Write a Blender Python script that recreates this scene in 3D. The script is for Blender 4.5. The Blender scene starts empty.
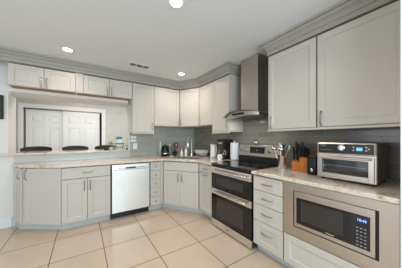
import bpy, bmesh, math, random
from mathutils import Vector, Matrix
random.seed(7)
C = bpy.context.scene.collection
PI = math.pi

# ------------------------------------------------------------------ camera
cam_d = bpy.data.cameras.new('camera'); cam = bpy.data.objects.new('camera', cam_d); C.objects.link(cam)
cam_d.sensor_width = 36; cam_d.lens = 179.0/402*36
cam_d.shift_y = 4.5/402
cam_d.clip_start = 0.02
cam.location = (0, 0, 1.277)
cam.rotation_euler = (math.radians(90), 0, math.radians(-33.35))
bpy.context.scene.camera = cam

# ------------------------------------------------------------------ world, lights, exposure
w = bpy.data.worlds.new('world'); bpy.context.scene.world = w; w.use_nodes = True
bg = w.node_tree.nodes['Background']; bg.inputs[0].default_value = (0.62, 0.80, 1.0, 1); bg.inputs[1].default_value = 1.5
vs = bpy.context.scene.view_settings
vs.view_transform = 'Standard'; vs.look = 'None'; vs.gamma = 1; vs.use_curve_mapping = False
vs.exposure = 0.16

def area(name, loc, target, sx, sy, power, col):
    d = bpy.data.lights.new(name, 'AREA'); d.shape = 'RECTANGLE'; d.size = sx; d.size_y = sy
    d.energy = power; d.color = col
    o = bpy.data.objects.new(name, d); C.objects.link(o); o.location = loc
    v = Vector(target) - Vector(loc); o.rotation_euler = v.to_track_quat('-Z', 'Y').to_euler()
    return o
area('window_daylight', (0.15, -1.98, 1.45), (0.15, 3, 1.30), 2.6, 1.5, 80, (0.76, 0.91, 1.0))
area('left_side_fill', (-2.93, 0.9, 1.3), (2, 1.2, 1.2), 1.9, 1.9, 20, (1.0, 0.97, 0.92))  # added soft fill from the left, no window known there
area('dining_side_fill', (2.1, 5.0, 1.5), (-1, 5.4, 1.3), 1.2, 1.5, 16, (0.97, 0.98, 1.0))  # added fill that brightens the far room from its right side
area('dining_overhead_fill', (.1, 4.7, 2.42), (.1, 5.0, 0), .7, .5, 21, (1.0, 0.95, 0.88))  # added overhead fill for the far room, no fixture behind it

# ------------------------------------------------------------------ materials
MATS = {}
def mat(name, col, rough=0.5, metal=0.0, coat=0.0, trans=0.0, emit=None, estr=1.0, ior=1.45, spec=0.5):
    m = bpy.data.materials.new(name); m.use_nodes = True
    b = m.node_tree.nodes['Principled BSDF']
    b.inputs['Base Color'].default_value = (*col, 1); b.inputs['Roughness'].default_value = rough
    b.inputs['Metallic'].default_value = metal; b.inputs['Coat Weight'].default_value = coat
    b.inputs['Transmission Weight'].default_value = trans; b.inputs['IOR'].default_value = ior
    b.inputs['Specular IOR Level'].default_value = spec
    if emit:
        b.inputs['Emission Color'].default_value = (*emit, 1); b.inputs['Emission Strength'].default_value = estr
    MATS[name] = m
    return m
def nd(m, t): return m.node_tree.nodes.new(t)
def lk(m, a, b): m.node_tree.links.new(a, b)
def bsdf(m): return m.node_tree.nodes['Principled BSDF']
def coords(m, scale=(1, 1, 1), loc=(0, 0, 0), rot=(0, 0, 0), kind='Object'):
    tc = nd(m, 'ShaderNodeTexCoord'); mp = nd(m, 'ShaderNodeMapping')
    mp.inputs['Scale'].default_value = scale; mp.inputs['Location'].default_value = loc; mp.inputs['Rotation'].default_value = rot
    lk(m, tc.outputs[kind], mp.inputs['Vector']); return mp.outputs['Vector']
def ramp(m, fac, stops):
    r = nd(m, 'ShaderNodeValToRGB'); e = r.color_ramp.elements
    while len(e) < len(stops): e.new(0.5)
    for k, (p, c) in enumerate(stops):
        e[k].position = p; e[k].color = (*c, 1)
    lk(m, fac, r.inputs['Fac']); return r.outputs['Color']
def noise(m, vec, scale, detail=3, rough=0.5, dist=0.0):
    n = nd(m, 'ShaderNodeTexNoise'); n.inputs['Scale'].default_value = scale; n.inputs['Detail'].default_value = detail
    n.inputs['Roughness'].default_value = rough; n.inputs['Distortion'].default_value = dist
    lk(m, vec, n.inputs['Vector']); return n.outputs['Fac']
def bump(m, h, strength=0.1, dist=0.01):
    b = nd(m, 'ShaderNodeBump'); b.inputs['Strength'].default_value = strength; b.inputs['Distance'].default_value = dist
    lk(m, h, b.inputs['Height']); lk(m, b.outputs['Normal'], bsdf(m).inputs['Normal'])

PAINT = mat('cabinet_paint', (0.545, 0.51, 0.46), 0.34)
v = coords(PAINT); bump(PAINT, noise(PAINT, v, 60), 0.02, 0.002)
CROWN = mat('crown_dark_tone', (0.36, 0.34, 0.31), 0.4)  # darker grey than the cabinet fronts
TOE = mat('toe_kick_paint', (0.50, 0.52, 0.51), 0.45)
GAPSHADE = mat('gap_shade', (0.07, 0.055, 0.045), 0.7)  # shade seen in narrow gaps, put into the colour
WALL = mat('wall_paint', (0.70, 0.69, 0.655), 0.6)
v = coords(WALL); bump(WALL, noise(WALL, v, 90), 0.05, 0.002)
MOTT = mat('far_wall_paint', (0.68, 0.67, 0.65), 0.4)
v = coords(MOTT); lk(MOTT, ramp(MOTT, noise(MOTT, v, 7, 4, 0.6, 1.5), [(0.35, (0.52, 0.515, 0.49)), (0.65, (0.60, 0.595, 0.57))]), bsdf(MOTT).inputs['Base Color'])
CEIL = mat('ceiling_paint', (0.71, 0.725, 0.74), 0.75)
v = coords(CEIL); bump(CEIL, noise(CEIL, v, 120), 0.08, 0.002)
WHITE = mat('white_trim', (0.82, 0.82, 0.80), 0.4)
BASEB = mat('baseboard_paint', (0.72, 0.74, 0.74), 0.4)
WPLAST = mat('white_plastic', (0.82, 0.81, 0.78), 0.35)
BLACK = mat('black_plastic', (0.008, 0.008, 0.009), 0.30)
LEATHER = mat('black_leather', (0.02, 0.019, 0.022), 0.45)
v = coords(LEATHER); bump(LEATHER, noise(LEATHER, v, 150), 0.2, 0.002)
BGLASS = mat('black_glass', (0.006, 0.006, 0.007), 0.06, spec=0.6)
OVGLASS = mat('oven_glass', (0.035, 0.032, 0.028), 0.05, spec=0.6)
CHROME = mat('chrome', (0.75, 0.74, 0.72), 0.15, 1.0)
NICKEL = mat('brushed_nickel', (0.36, 0.35, 0.34), 0.30, 1.0)
def steel(name, col, rough, sc):
    m = mat(name, col, rough, 1.0)
    v = coords(m, sc); f = noise(m, v, 1.0, 4, 0.6)
    lk(m, ramp(m, f, [(0.3, tuple(c*0.88 for c in col)), (0.7, tuple(min(1, c*1.1) for c in col))]), bsdf(m).inputs['Base Color'])
    mr = nd(m, 'ShaderNodeMapRange'); mr.inputs['To Min'].default_value = rough-0.05; mr.inputs['To Max'].default_value = rough+0.08
    lk(m, f, mr.inputs['Value']); lk(m, mr.outputs['Result'], bsdf(m).inputs['Roughness'])
    return m
STEEL = steel('stainless_steel', (0.52, 0.47, 0.42), 0.30, (4, 4, 400))
BSTEEL = steel('bright_stainless_steel', (0.74, 0.71, 0.67), 0.22, (4, 4, 400))
STEELV = steel('stainless_steel_upright_grain', (0.78, 0.80, 0.79), 0.30, (400, 400, 4))
HOODST = steel('hood_steel', (0.50, 0.46, 0.42), 0.34, (300, 300, 3))
DARKST = steel('dark_steel', (0.20, 0.17, 0.15), 0.38, (4, 4, 300))
WOODU = mat('raw_wood', (0.46, 0.26, 0.12), 0.6)
v = coords(WOODU, (3, 60, 60)); lk(WOODU, ramp(WOODU, noise(WOODU, v, 1, 4), [(0.3, (0.26, 0.13, 0.05)), (0.7, (0.40, 0.22, 0.09))]), bsdf(WOODU).inputs['Base Color'])
BLOCK = mat('orange_wood', (0.60, 0.21, 0.05), 0.4)
v = coords(BLOCK, (70, 70, 5)); lk(BLOCK, ramp(BLOCK, noise(BLOCK, v, 1, 4), [(0.3, (0.42, 0.11, 0.015)), (0.7, (0.62, 0.20, 0.035))]), bsdf(BLOCK).inputs['Base Color'])
TEALM = mat('teal_print', (0.02, 0.22, 0.36), 0.4)
GREEN = mat('bright_leaves', (0.36, 0.52, 0.06), 0.5)
DGREEN = mat('dark_leaves', (0.10, 0.17, 0.08), 0.5)
RED = mat('dark_red', (0.13, 0.012, 0.015), 0.5)
PINK = mat('pale_pink', (0.66, 0.45, 0.40), 0.5)
ORANGE = mat('orange', (0.50, 0.16, 0.03), 0.5)
PAPER = mat('paper', (0.80, 0.80, 0.80), 0.8)
SEAGLASS = mat('pale_teal', (0.50, 0.68, 0.68), 0.3)
GLASS = mat('clear_glass', (0.9, 0.95, 0.94), 0.03, trans=1.0)
HGLASS = mat('hood_glass', (0.35, 0.38, 0.37), 0.05, trans=0.75)
AMBER = mat('coffee', (0.16, 0.05, 0.01), 0.1)
PICT = mat('dark_picture', (0.05, 0.035, 0.025), 0.5)
LAMP = mat('lamp_glow', (1, 1, 1), 0.5, emit=(1.0, 0.95, 0.86), estr=14)
BLUED = mat('blue_digits', (0.02, 0.05, 0.3), 0.3, emit=(0.18, 0.35, 1.0), estr=3.0)
CYAND = mat('lcd_display', (0.05, 0.2, 0.3), 0.3, emit=(0.25, 0.60, 0.85), estr=0.8)
PURPD = mat('hood_display', (0.02, 0.01, 0.08), 0.2, emit=(0.10, 0.08, 0.5), estr=0.25)
PRINTG = mat('keypad_print', (0.25, 0.25, 0.25), 0.5)

FLOOR = mat('floor_tile', (0.6, 0.5, 0.4), 0.10)
v = coords(FLOOR, loc=(-0.70+4.95+0.002, -2.37+5.1+0.002, 0))
br = nd(FLOOR, 'ShaderNodeTexBrick'); br.offset = 0; br.squash = 1
br.inputs['Scale'].default_value = 1; br.inputs['Brick Width'].default_value = 0.495; br.inputs['Row Height'].default_value = 0.51
br.inputs['Mortar Size'].default_value = 0.0042; br.inputs['Mortar Smooth'].default_value = 0.1; br.inputs['Bias'].default_value = 0
br.inputs['Color1'].default_value = (0.60, 0.475, 0.36, 1); br.inputs['Color2'].default_value = (0.63, 0.50, 0.385, 1)
br.inputs['Mortar'].default_value = (0.115, 0.07, 0.045, 1)
lk(FLOOR, v, br.inputs['Vector'])
v2 = coords(FLOOR); n2 = noise(FLOOR, v2, 2.6, 5, 0.6, 0.8)
mx = nd(FLOOR, 'ShaderNodeMix'); mx.data_type = 'RGBA'; mx.blend_type = 'MULTIPLY'; mx.inputs['Factor'].default_value = 1
lk(FLOOR, br.outputs['Color'], mx.inputs['A'])
lk(FLOOR, ramp(FLOOR, n2, [(0.3, (0.93, 0.92, 0.90)), (0.7, (1.04, 1.03, 1.02))]), mx.inputs['B'])
lk(FLOOR, mx.outputs['Result'], bsdf(FLOOR).inputs['Base Color'])
mr = nd(FLOOR, 'ShaderNodeMapRange'); mr.inputs['To Min'].default_value = 0.10; mr.inputs['To Max'].default_value = 0.7
lk(FLOOR, br.outputs['Fac'], mr.inputs['Value']); lk(FLOOR, mr.outputs['Result'], bsdf(FLOOR).inputs['Roughness'])

def tile_mat(name, c1, c2, mort, axis, rough=0.12):
    m = mat(name, c1, rough)
    rot = (PI/2, 0, 0) if axis == 'y' else (PI/2, 0, PI/2)
    tc = nd(m, 'ShaderNodeTexCoord'); sp = nd(m, 'ShaderNodeSeparateXYZ'); cb = nd(m, 'ShaderNodeCombineXYZ')
    lk(m, tc.outputs['Object'], sp.inputs[0])
    lk(m, sp.outputs['X' if axis == 'y' else 'Y'], cb.inputs['X']); lk(m, sp.outputs['Z'], cb.inputs['Y'])
    b = nd(m, 'ShaderNodeTexBrick'); b.offset = 0.5
    b.inputs['Scale'].default_value = 1; b.inputs['Brick Width'].default_value = 0.30; b.inputs['Row Height'].default_value = 0.0763
    b.inputs['Mortar Size'].default_value = 0.0022; b.inputs['Color1'].default_value = (*c1, 1); b.inputs['Color2'].default_value = (*c2, 1)
    b.inputs['Mortar'].default_value = (*mort, 1)
    lk(m, cb.outputs[0], b.inputs['Vector']); lk(m, b.outputs['Color'], bsdf(m).inputs['Base Color'])
    mr = nd(m, 'ShaderNodeMapRange'); mr.inputs['To Min'].default_value = rough; mr.inputs['To Max'].default_value = 0.6
    lk(m, b.outputs['Fac'], mr.inputs['Value']); lk(m, mr.outputs['Result'], bsdf(m).inputs['Roughness'])
    return m
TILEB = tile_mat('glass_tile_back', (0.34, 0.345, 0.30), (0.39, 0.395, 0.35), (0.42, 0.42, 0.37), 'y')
TILER = tile_mat('glass_tile_right_shaded', (0.19, 0.175, 0.145), (0.24, 0.22, 0.19), (0.29, 0.27, 0.23), 'x')  # same tile as the back wall, darkened for shade under the cabinets

GRAN = mat('granite', (0.7, 0.66, 0.6), 0.10)
v = coords(GRAN)
n1 = noise(GRAN, v, 4.0, 6, 0.62, 1.6); n3 = noise(GRAN, v, 45, 3, 0.6)
c1 = ramp(GRAN, n1, [(0.27, (0.20, 0.12, 0.09)), (0.37, (0.46, 0.34, 0.26)), (0.45, (0.67, 0.58, 0.48)), (0.58, (0.68, 0.60, 0.50)), (0.72, (0.47, 0.35, 0.27))])
mx = nd(GRAN, 'ShaderNodeMix'); mx.data_type = 'RGBA'; mx.blend_type = 'MULTIPLY'; mx.inputs['Factor'].default_value = 1
lk(GRAN, c1, mx.inputs['A']); lk(GRAN, ramp(GRAN, n3, [(0.33, (0.82, 0.79, 0.76)), (0.5, (1, 1, 1))]), mx.inputs['B'])
lk(GRAN, mx.outputs['Result'], bsdf(GRAN).inputs['Base Color'])

# ------------------------------------------------------------------ mesh helpers
class MB:
    def __init__(s): s.b = bmesh.new()
    def box(s, x0, x1, y0, y1, z0, z1, bev=0.0, M=None):
        r = bmesh.ops.create_cube(s.b, size=1.0); vs = r['verts']
        for q in vs:
            q.co = Vector(((x0+x1)/2 + q.co.x*(x1-x0), (y0+y1)/2 + q.co.y*(y1-y0), (z0+z1)/2 + q.co.z*(z1-z0)))
        if bev:
            es = list({e for q in vs for e in q.link_edges})
            r2 = bmesh.ops.bevel(s.b, geom=es, offset=bev, segments=2, affect='EDGES', profile=0.5)
            vs = list({q for f in r2['faces'] for q in f.verts} | {q for q in vs if q.is_valid})
        if M: bmesh.ops.transform(s.b, matrix=M, verts=[q for q in vs if q.is_valid])
        return s
    def prism(s, poly, z0, z1):
        lo = [s.b.verts.new((x, y, z0)) for x, y in poly]; hi = [s.b.verts.new((x, y, z1)) for x, y in poly]
        n = len(poly); s.b.faces.new(lo[::-1]); s.b.faces.new(hi)
        for i in range(n): s.b.faces.new((lo[i], lo[(i+1) % n], hi[(i+1) % n], hi[i]))
        return s
    def lathe(s, prof, c=(0, 0, 0), n=24, M=None):
        T = M or Matrix.Identity(4); rings = []
        for r, z in prof:
            if r < 1e-6: rings.append([s.b.verts.new(T @ Vector((c[0], c[1], c[2]+z)))])
            else: rings.append([s.b.verts.new(T @ Vector((c[0]+r*math.cos(2*PI*k/n), c[1]+r*math.sin(2*PI*k/n), c[2]+z))) for k in range(n)])
        for a, b in zip(rings, rings[1:]):
            for k in range(n):
                k2 = (k+1) % n
                if len(a) == 1 and len(b) == 1: continue
                if len(a) == 1: s.b.faces.new((a[0], b[k2], b[k]))
                elif len(b) == 1: s.b.faces.new((a[k], a[k2], b[0]))
                else: s.b.faces.new((a[k], a[k2], b[k2], b[k]))
        if len(rings[0]) > 1: s.b.faces.new(rings[0][::-1])
        if len(rings[-1]) > 1: s.b.faces.new(rings[-1])
        return s
    def cyl(s, c, r, h, axis='z', n=20, r2=None):
        M = Matrix.Translation(c)
        if axis == 'x': M = M @ Matrix.Rotation(PI/2, 4, 'Y')
        if axis == 'y': M = M @ Matrix.Rotation(-PI/2, 4, 'X')
        return s.lathe([(r, 0), (r2 if r2 is not None else r, h)], n=n, M=M)
    def tube(s, pts, r, n=8, cap=True):
        pts = [Vector(p) for p in pts]; rings = []; ref = None
        for i, p in enumerate(pts):
            d = (pts[min(i+1, len(pts)-1)] - pts[max(i-1, 0)]).normalized()
            if ref is None:
                ref = Vector((0, 0, 1)) if abs(d.z) < 0.9 else Vector((1, 0, 0))
            a = (ref - d*ref.dot(d)).normalized(); ref = a; b = d.cross(a)
            rr = r[i] if isinstance(r, (list, tuple)) else r
            rings.append([s.b.verts.new(p + (a*math.cos(2*PI*k/n) + b*math.sin(2*PI*k/n))*rr) for k in range(n)])
        for a, b in zip(rings, rings[1:]):
            for k in range(n): s.b.faces.new((a[k], a[(k+1) % n], b[(k+1) % n], b[k]))
        if cap: s.b.faces.new(rings[0][::-1]); s.b.faces.new(rings[-1])
        return s
    def ball(s, c, r, sc=(1, 1, 1), n=16):
        prof = [(r*math.sin(PI*k/10), -r*math.cos(PI*k/10)) for k in range(11)]
        prof[0] = (0, -r); prof[-1] = (0, r)
        return s.lathe(prof, n=n, M=Matrix.Translation(c) @ Matrix.Diagonal((*sc, 1)))
    def frame(s, x0, x1, z0, z1, t, y0, y1):       # rectangular ring in the xz plane
        s.box(x0, x0+t, y0, y1, z0, z1); s.box(x1-t, x1, y0, y1, z0, z1)
        s.box(x0+t, x1-t, y0, y1, z0, z0+t); s.box(x0+t, x1-t, y0, y1, z1-t, z1); return s
    def panel(s, x0, x1, z0, z1, th=0.019, st=0.058, rec=0.010, ch=0.007, y0=0.0):   # shaker front facing -y
        def rect(a, c, y): return [s.b.verts.new(p) for p in ((x0+a, y, z0+c), (x1-a, y, z0+c), (x1-a, y, z1-c), (x0+a, y, z1-c))]
        e = 0.0015
        R = [rect(0, 0, y0+th), rect(0, 0, y0+e), rect(e, e, y0), rect(st, st, y0), rect(st+ch, st+ch, y0+rec)]
        for a, b in zip(R, R[1:]):
            for k in range(4): s.b.faces.new((a[k], a[(k+1) % 4], b[(k+1) % 4], b[k]))
        s.b.faces.new(R[0][::-1]); s.b.faces.new(R[-1]); return s
    def build(s, name, m, parent=None, smooth=False, bevel=0):
        bmesh.ops.recalc_face_normals(s.b, faces=s.b.faces)
        me = bpy.data.meshes.new(name); s.b.to_mesh(me); s.b.free()
        for mm in (m if isinstance(m, (list, tuple)) else [m]): me.materials.append(mm)
        if smooth:
            me.polygons.foreach_set('use_smooth', [True]*len(me.polygons))
            try: me.set_sharp_from_angle(angle=math.radians(38))
            except Exception: pass
        o = bpy.data.objects.new(name, me); C.objects.link(o)
        if parent: o.parent = parent
        if bevel:
            bv = o.modifiers.new('bevel', 'BEVEL'); bv.width = bevel; bv.segments = 2; bv.limit_method = 'ANGLE'
        return o

def tag(o, label, cat, group=None):
    o['label'] = label; o['category'] = cat
    if group: o['group'] = group
    return o
def thing(name, label, cat, loc=(0, 0, 0), rz=0.0, group=None):
    o = bpy.data.objects.new(name, None); C.objects.link(o); o.empty_display_size = 0.05
    o.location = loc; o.rotation_euler = (0, 0, rz); return tag(o, label, cat, group)
def struct(o): o['kind'] = 'structure'; return o
def dup(root, loc, rz=None, label=None):
    r = root.copy(); C.objects.link(r); r.location = loc
    if rz is not None: r.rotation_euler = (0, 0, rz)
    if label: r['label'] = label
    for ch in list(root.children):
        c = ch.copy(); C.objects.link(c); c.parent = r
        for g in list(ch.children):
            d = g.copy(); C.objects.link(d); d.parent = c
    return r
def text(body, size, m, parent, name='lettering', loc=(0, 0, 0), rot=(PI/2, 0, 0)):
    cu = bpy.data.curves.new('lettering', 'FONT'); cu.body = body; cu.size = size; cu.extrude = 0.0004; cu.align_x = 'CENTER'; cu.align_y = 'CENTER'
    t = bpy.data.objects.new('tmp', cu); C.objects.link(t)
    me = bpy.data.meshes.new_from_object(t.evaluated_get(bpy.context.evaluated_depsgraph_get()))
    bpy.data.objects.remove(t); me.materials.clear(); me.materials.append(m)
    o = bpy.data.objects.new(name, me); C.objects.link(o); o.parent = parent; o.location = loc; o.rotation_euler = rot
    return o

# ------------------------------------------------------------------ room shell
XR, YB, H = 2.235, 3.68, 2.44
XL, YN, YF = -3.0, -2.05, 6.0
struct(MB().box(XL-.1, XR+.1, YN-.1, YF+.8, -0.1, 0).build('floor', FLOOR))
struct(MB().box(XL-.1, XR+.1, YN-.1, YF+.8, H, H+.1).build('ceiling', CEIL))
OX0, OX1, OZ = -0.902, 0.735, 1.93
b = MB()
b.box(XL, OX0, YB, YB+.35, 0, H); b.box(OX1, XR, YB, YB+.35, 0, H); b.box(OX0, OX1, YB, YB+.35, OZ, H); b.box(OX0, OX1, YB, YB+.14, 0, 1.028)
struct(b.build('wall_back', WALL))
struct(MB().box(XR, XR+.1, YN-.1, YF+.8, 0, H).build('wall_right', WALL))
struct(MB().box(-.864, .697, 3.525, YB-.001, 1.932, 1.980).build('trim_7', WALL))
struct(MB().box(1.572, XR-.001, YN, 0.236, 0, H).build('wall_front_right', WHITE))
# left wall with wide unseen opening, near wall with window, both behind the viewpoint
b = MB(); b.box(XL-.1, XL, YN, 0.4, 0, H); b.box(XL-.1, XL, 2.4, YF, 0, H); b.box(XL-.1, XL, 0.4, 2.4, 2.3, H); b.box(XL-.1, XL, 0.4, 2.4, 0, 0.25)
struct(b.build('wall_left', WALL))
b = MB(); b.box(XL, -1.25, YN-.1, YN, 0, H); b.box(1.45, 1.57, YN-.1, YN, 0, H); b.box(-1.25, 1.45, YN-.1, YN, 0, .65); b.box(-1.25, 1.45, YN-.1, YN, 2.25, H)
struct(b.build('wall_near', WALL))
# far room wall with the closet opening
CX0, CX1, CZ = -1.215, 0.455, 2.035
b = MB(); b.box(XL, CX0, YF, YF+.12, 0, H); b.box(CX1, XR, YF, YF+.12, 0, H); b.box(CX0, CX1, YF, YF+.12, CZ, H)
struct(b.build('wall_far', MOTT))
struct(MB().box(XL, XR, YF+.7, YF+.8, 0, H).build('wall_closet', GAPSHADE))
struct(MB().box(-1.50, -1.36, YB+.352, YF-.001, 0, H).build('wall_dining', BASEB))
b = MB(); b.box(CX0-.09, CX0, YF-.022, YF-.001, 0, CZ+.085); b.box(CX1, CX1+.09, YF-.022, YF-.001, 0, CZ+.085); b.box(CX0, CX1, YF-.022, YF-.001, CZ, CZ+.085)
b.box(CX0-.105, CX1+.105, YF-.034, YF-.001, CZ+.085, CZ+.105)
struct(b.build('trim_1', WHITE, bevel=.004))
struct(MB().box(CX0, CX1, YF+.012, YF+.018, CZ-.03, CZ-.001).build('trim_2', DARKST))

def closet_door(name, x0, x1, y):
    d = struct(thing(name, 'x', 'x', (x0, y, 0.01))); del d['label']; del d['category']
    wd = x1-x0; ht = CZ-.022
    bm_ = MB().box(0, wd, 0.016, .034, 0, ht)
    st, mid = .10, .09; pw = (wd-2*st-mid)/2
    rows = ((.22, .80), (.93, 1.55), (1.66, 1.86))
    for xa, xb in ((0, st), (st+pw, st+pw+mid), (wd-st, wd)): bm_.box(xa, xb, 0, .016, 0, ht)
    zz = [0]+[q for rw in rows for q in rw]+[ht]
    for k in range(2):
        xa = st+k*(pw+mid)
        for m_ in range(0, len(zz), 2): bm_.box(xa, xa+pw, 0, .016, zz[m_], zz[m_+1])
        for z0, z1 in rows: bm_.panel(xa+.022, xa+pw-.022, z0+.022, z1-.022, th=.018, st=.004, rec=-.010, ch=.028, y0=.014)
    bm_.build('panelled_slab', WHITE, d)
    return d
closet_door('door_1', CX0+.03, -.42, YF+.065)
d2 = closet_door('door_2', -.455, CX1-.055, YF+.020)

# bar ledge of the pass-through
bar = MB().prism([(-2.9, 3.625), (.733, 3.625), (.733, 4.16), (-.899, 4.16), (-.899, 3.678), (-2.9, 3.678)], 1.03, 1.06).build('bar_countertop', GRAN, bevel=.006)
tag(bar, 'raised granite bar ledge along the pass-through opening, carrying plant and stand', 'countertop')
# window frames behind
b = MB(); b.frame(-1.25, 1.45, .65, 2.25, .06, YN-.07, YN-.02); b.box(.07, .13, YN-.07, YN-.02, .71, 2.19)
struct(b.build('window_1', WHITE))
b = MB(); b.box(XL-.07, XL-.02, .4, .46, .25, 2.3); b.box(XL-.07, XL-.02, 2.34, 2.4, .25, 2.3); b.box(XL-.07, XL-.02, 1.37, 1.43, .25, 2.3)
b.box(XL-.07, XL-.02, .4, 2.4, 2.24, 2.3); b.box(XL-.07, XL-.02, .4, 2.4, .25, .31)
struct(b.build('window_2', WHITE))
# baseboard on the half wall, left of the cabinets
struct(MB().box(-2.95, -.86, YB-.018, YB-.001, 0, .125).box(-2.95, -.86, YB-.010, YB-.001, .125, .14).build('baseboard_back', BASEB, bevel=.003))
struct(MB().box(OX0+.36, OX1, YB+.143, YB+.16, 0, .12).build('baseboard_dining', WHITE))
# tiled backsplashes
b = MB(); b.box(.76, XR-.013, YB-.012, YB-.001, .917, 1.56); pass
struct(b.build('trim_3', TILEB))
struct(MB().box(-.845, .759, YB-.012, YB-.001, .917, 1.028).build('trim_8', mat('glossy_pale_tile', (0.56, 0.56, 0.53), 0.12)))
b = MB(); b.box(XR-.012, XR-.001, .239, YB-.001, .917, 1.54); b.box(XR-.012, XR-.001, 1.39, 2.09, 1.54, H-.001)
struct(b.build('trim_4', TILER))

# crown moulding: profile (outward, z) swept along a path with mitres
def crown(name, path, mat_):
    prof = [(0.0, 2.292), (.008, 2.292), (.008, 2.336), (.024, 2.340), (.026, 2.350), (.016, 2.356), (.020, 2.368), (.034, 2.380), (.056, 2.390), (.064, 2.402), (.056, 2.406), (.058, 2.412), (.084, 2.416), (.086, 2.439), (-.02, 2.439), (-.02, 2.292)]
    bm_ = bmesh.new(); P = [Vector(p) for p in path]; rings = []
    for i, p in enumerate(P):
        ds = []
        if i > 0: ds.append((P[i]-P[i-1]).normalized())
        if i < len(P)-1: ds.append((P[i+1]-P[i]).normalized())
        ns = [Vector((d.y, -d.x)) for d in ds]          # outward = right-hand side of travel
        n = sum(ns, Vector((0, 0))).normalized(); k = 1/max(.3, n.dot(ns[0]))
        rings.append([bm_.verts.new((p.x+n.x*k*a, p.y+n.y*k*a, z)) for a, z in prof])
    m = len(prof)
    for a, c in zip(rings, rings[1:]):
        for k in range(m): bm_.faces.new((a[k], a[(k+1) % m], c[(k+1) % m], c[k]))
    bm_.faces.new(rings[0]); bm_.faces.new(rings[-1][::-1])
    q = MB(); q.b.free(); q.b = bm_
    return struct(q.build(name, mat_))
YU, XU = 3.35, 1.90
UA, UB = (1.672, YU), (XU, 2.956)
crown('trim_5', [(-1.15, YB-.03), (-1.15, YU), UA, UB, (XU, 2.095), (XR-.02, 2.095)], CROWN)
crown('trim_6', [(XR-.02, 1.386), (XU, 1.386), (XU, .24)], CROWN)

# ------------------------------------------------------------------ cabinets
def pull(parent, x, z, vertical=True, L=.11, y=0.0):
    b = MB(); r = .0060
    pts = []
    for k in range(9):
        s = -1+2*k/8; off = .024*(1-abs(s)**4)+.001
        pts.append((x, y-off, z+s*L/2) if vertical else (x+s*L/2, y-off, z))
    b.tube(pts, [r*1.3]+[r]*7+[r*1.3], 8)
    for s in (-1, 1):
        c = (x, y-.003, z+s*L/2) if vertical else (x+s*L/2, y-.003, z)
        b.cyl((c[0], c[1], c[2]), .008, .003, 'y', 10)
    return b.build('handle', NICKEL, parent, smooth=True)
def knob(parent, x, z):
    M = Matrix.Translation((x, 0, z)) @ Matrix.Rotation(PI/2, 4, 'X')
    return MB().lathe([(.006, 0), (.006, .012), (.016, .017), (.017, .022), (.011, .027), (0, .028)], n=14, M=M).build('knob', NICKEL, parent, smooth=True)

def cabinet(name, label, p, rz, wd, depth, z0, z1, fronts, base=False, rail=False, poly=None, group=None, hollow=False, raw=False, nobody=False):
    t = thing(name, label, 'cabinet', (p[0], p[1], 0), rz, group)
    R = Matrix.Rotation(-rz, 2)
    g = .0006
    if poly:
        loc = [tuple(R @ (Vector(q)-Vector(p))) for q in poly]
    else: loc = [(g, .020), (wd-g, .020), (wd-g, depth), (g, depth)]
    bz0 = z0
    if hollow:
        b = MB(); n = len(loc); cx = sum(a for a, _ in loc)/n; cy = sum(a for _, a in loc)/n
        inner = [(cx+(a-cx)*.95, cy+(c-cy)*.95) for a, c in loc]
        for i in range(n):
            j = (i+1) % n; b.prism([loc[i], loc[j], inner[j], inner[i]], bz0, z1)
        b.prism(inner, bz0, bz0+.02); b.build('carcass', PAINT, t)
    else: MB().prism(loc, bz0, z1).build('carcass', PAINT, t)
    # dark sheet behind the fronts, standing in for shade in the gaps
    MB().box(.004, wd-.004, .0188, .0199, z0+.004, z1-.002).build('gap_shade_sheet', GAPSHADE, t)
    if base:
        if poly:
            n = len(loc); cx = sum(a for a, _ in loc)/n; cy = sum(a for _, a in loc)/n
            pl = poly_toe(loc); MB().prism(pl, 0.0005, z0).build('toe_kick', TOE, t)
        else: MB().box(g, wd-g, .085, depth, 0.0005, z0).build('toe_kick', TOE, t)
    if rail:
        if poly: pass
        MB().box(-.0 if poly else g, wd if poly else wd-g, -.012, .03, z0-.022, z0-.001, .003).build('light_rail', PAINT, t)
    if raw:
        o = MB().box(.02, wd-.02, .03, .165, z0-.004, z0-.0005).build('bottom_panel', WOODU, t); o['label'] = 'unpainted orange-brown wood underside'
    for f in fronts:
        kind, x0, x1, a, c = f[:5]; h = f[5] if len(f) > 5 else None
        if kind == 'filler': MB().box(x0, x1, .001, .0199, a, c).build('filler_strip', PAINT, t); continue
        slim = (c-a) < .20
        st = .058 if not slim else .030
        if (x1-x0) < .2: st = .02
        part = MB().panel(x0, x1, a, c, st=st, rec=.009 if not slim else .004, ch=.007 if not slim else .005).build('door' if kind == 'door' else 'drawer', PAINT, t)
        if h:
            if h[0] == 'v': pull(part, h[1], h[2], True, .135)
            elif h[0] == 'h': pull(part, h[1], h[2], False, .12)
            elif h[0] == 'k': knob(part, h[1], h[2])
    return t
def poly_toe(loc):   # recess the first edge (the front) of the local footprint by 65 mm
    pts = [Vector(q) for q in loc]
    a, b_ = pts[0], pts[1]
    l = pts[-1]-a; r = pts[2]-b_
    k1 = .065/max(.02, l.y); k2 = .065/max(.02, r.y)
    q = [a+l*k1, b_+r*k2]+pts[2:]
    return [tuple(x) for x in q]

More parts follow.
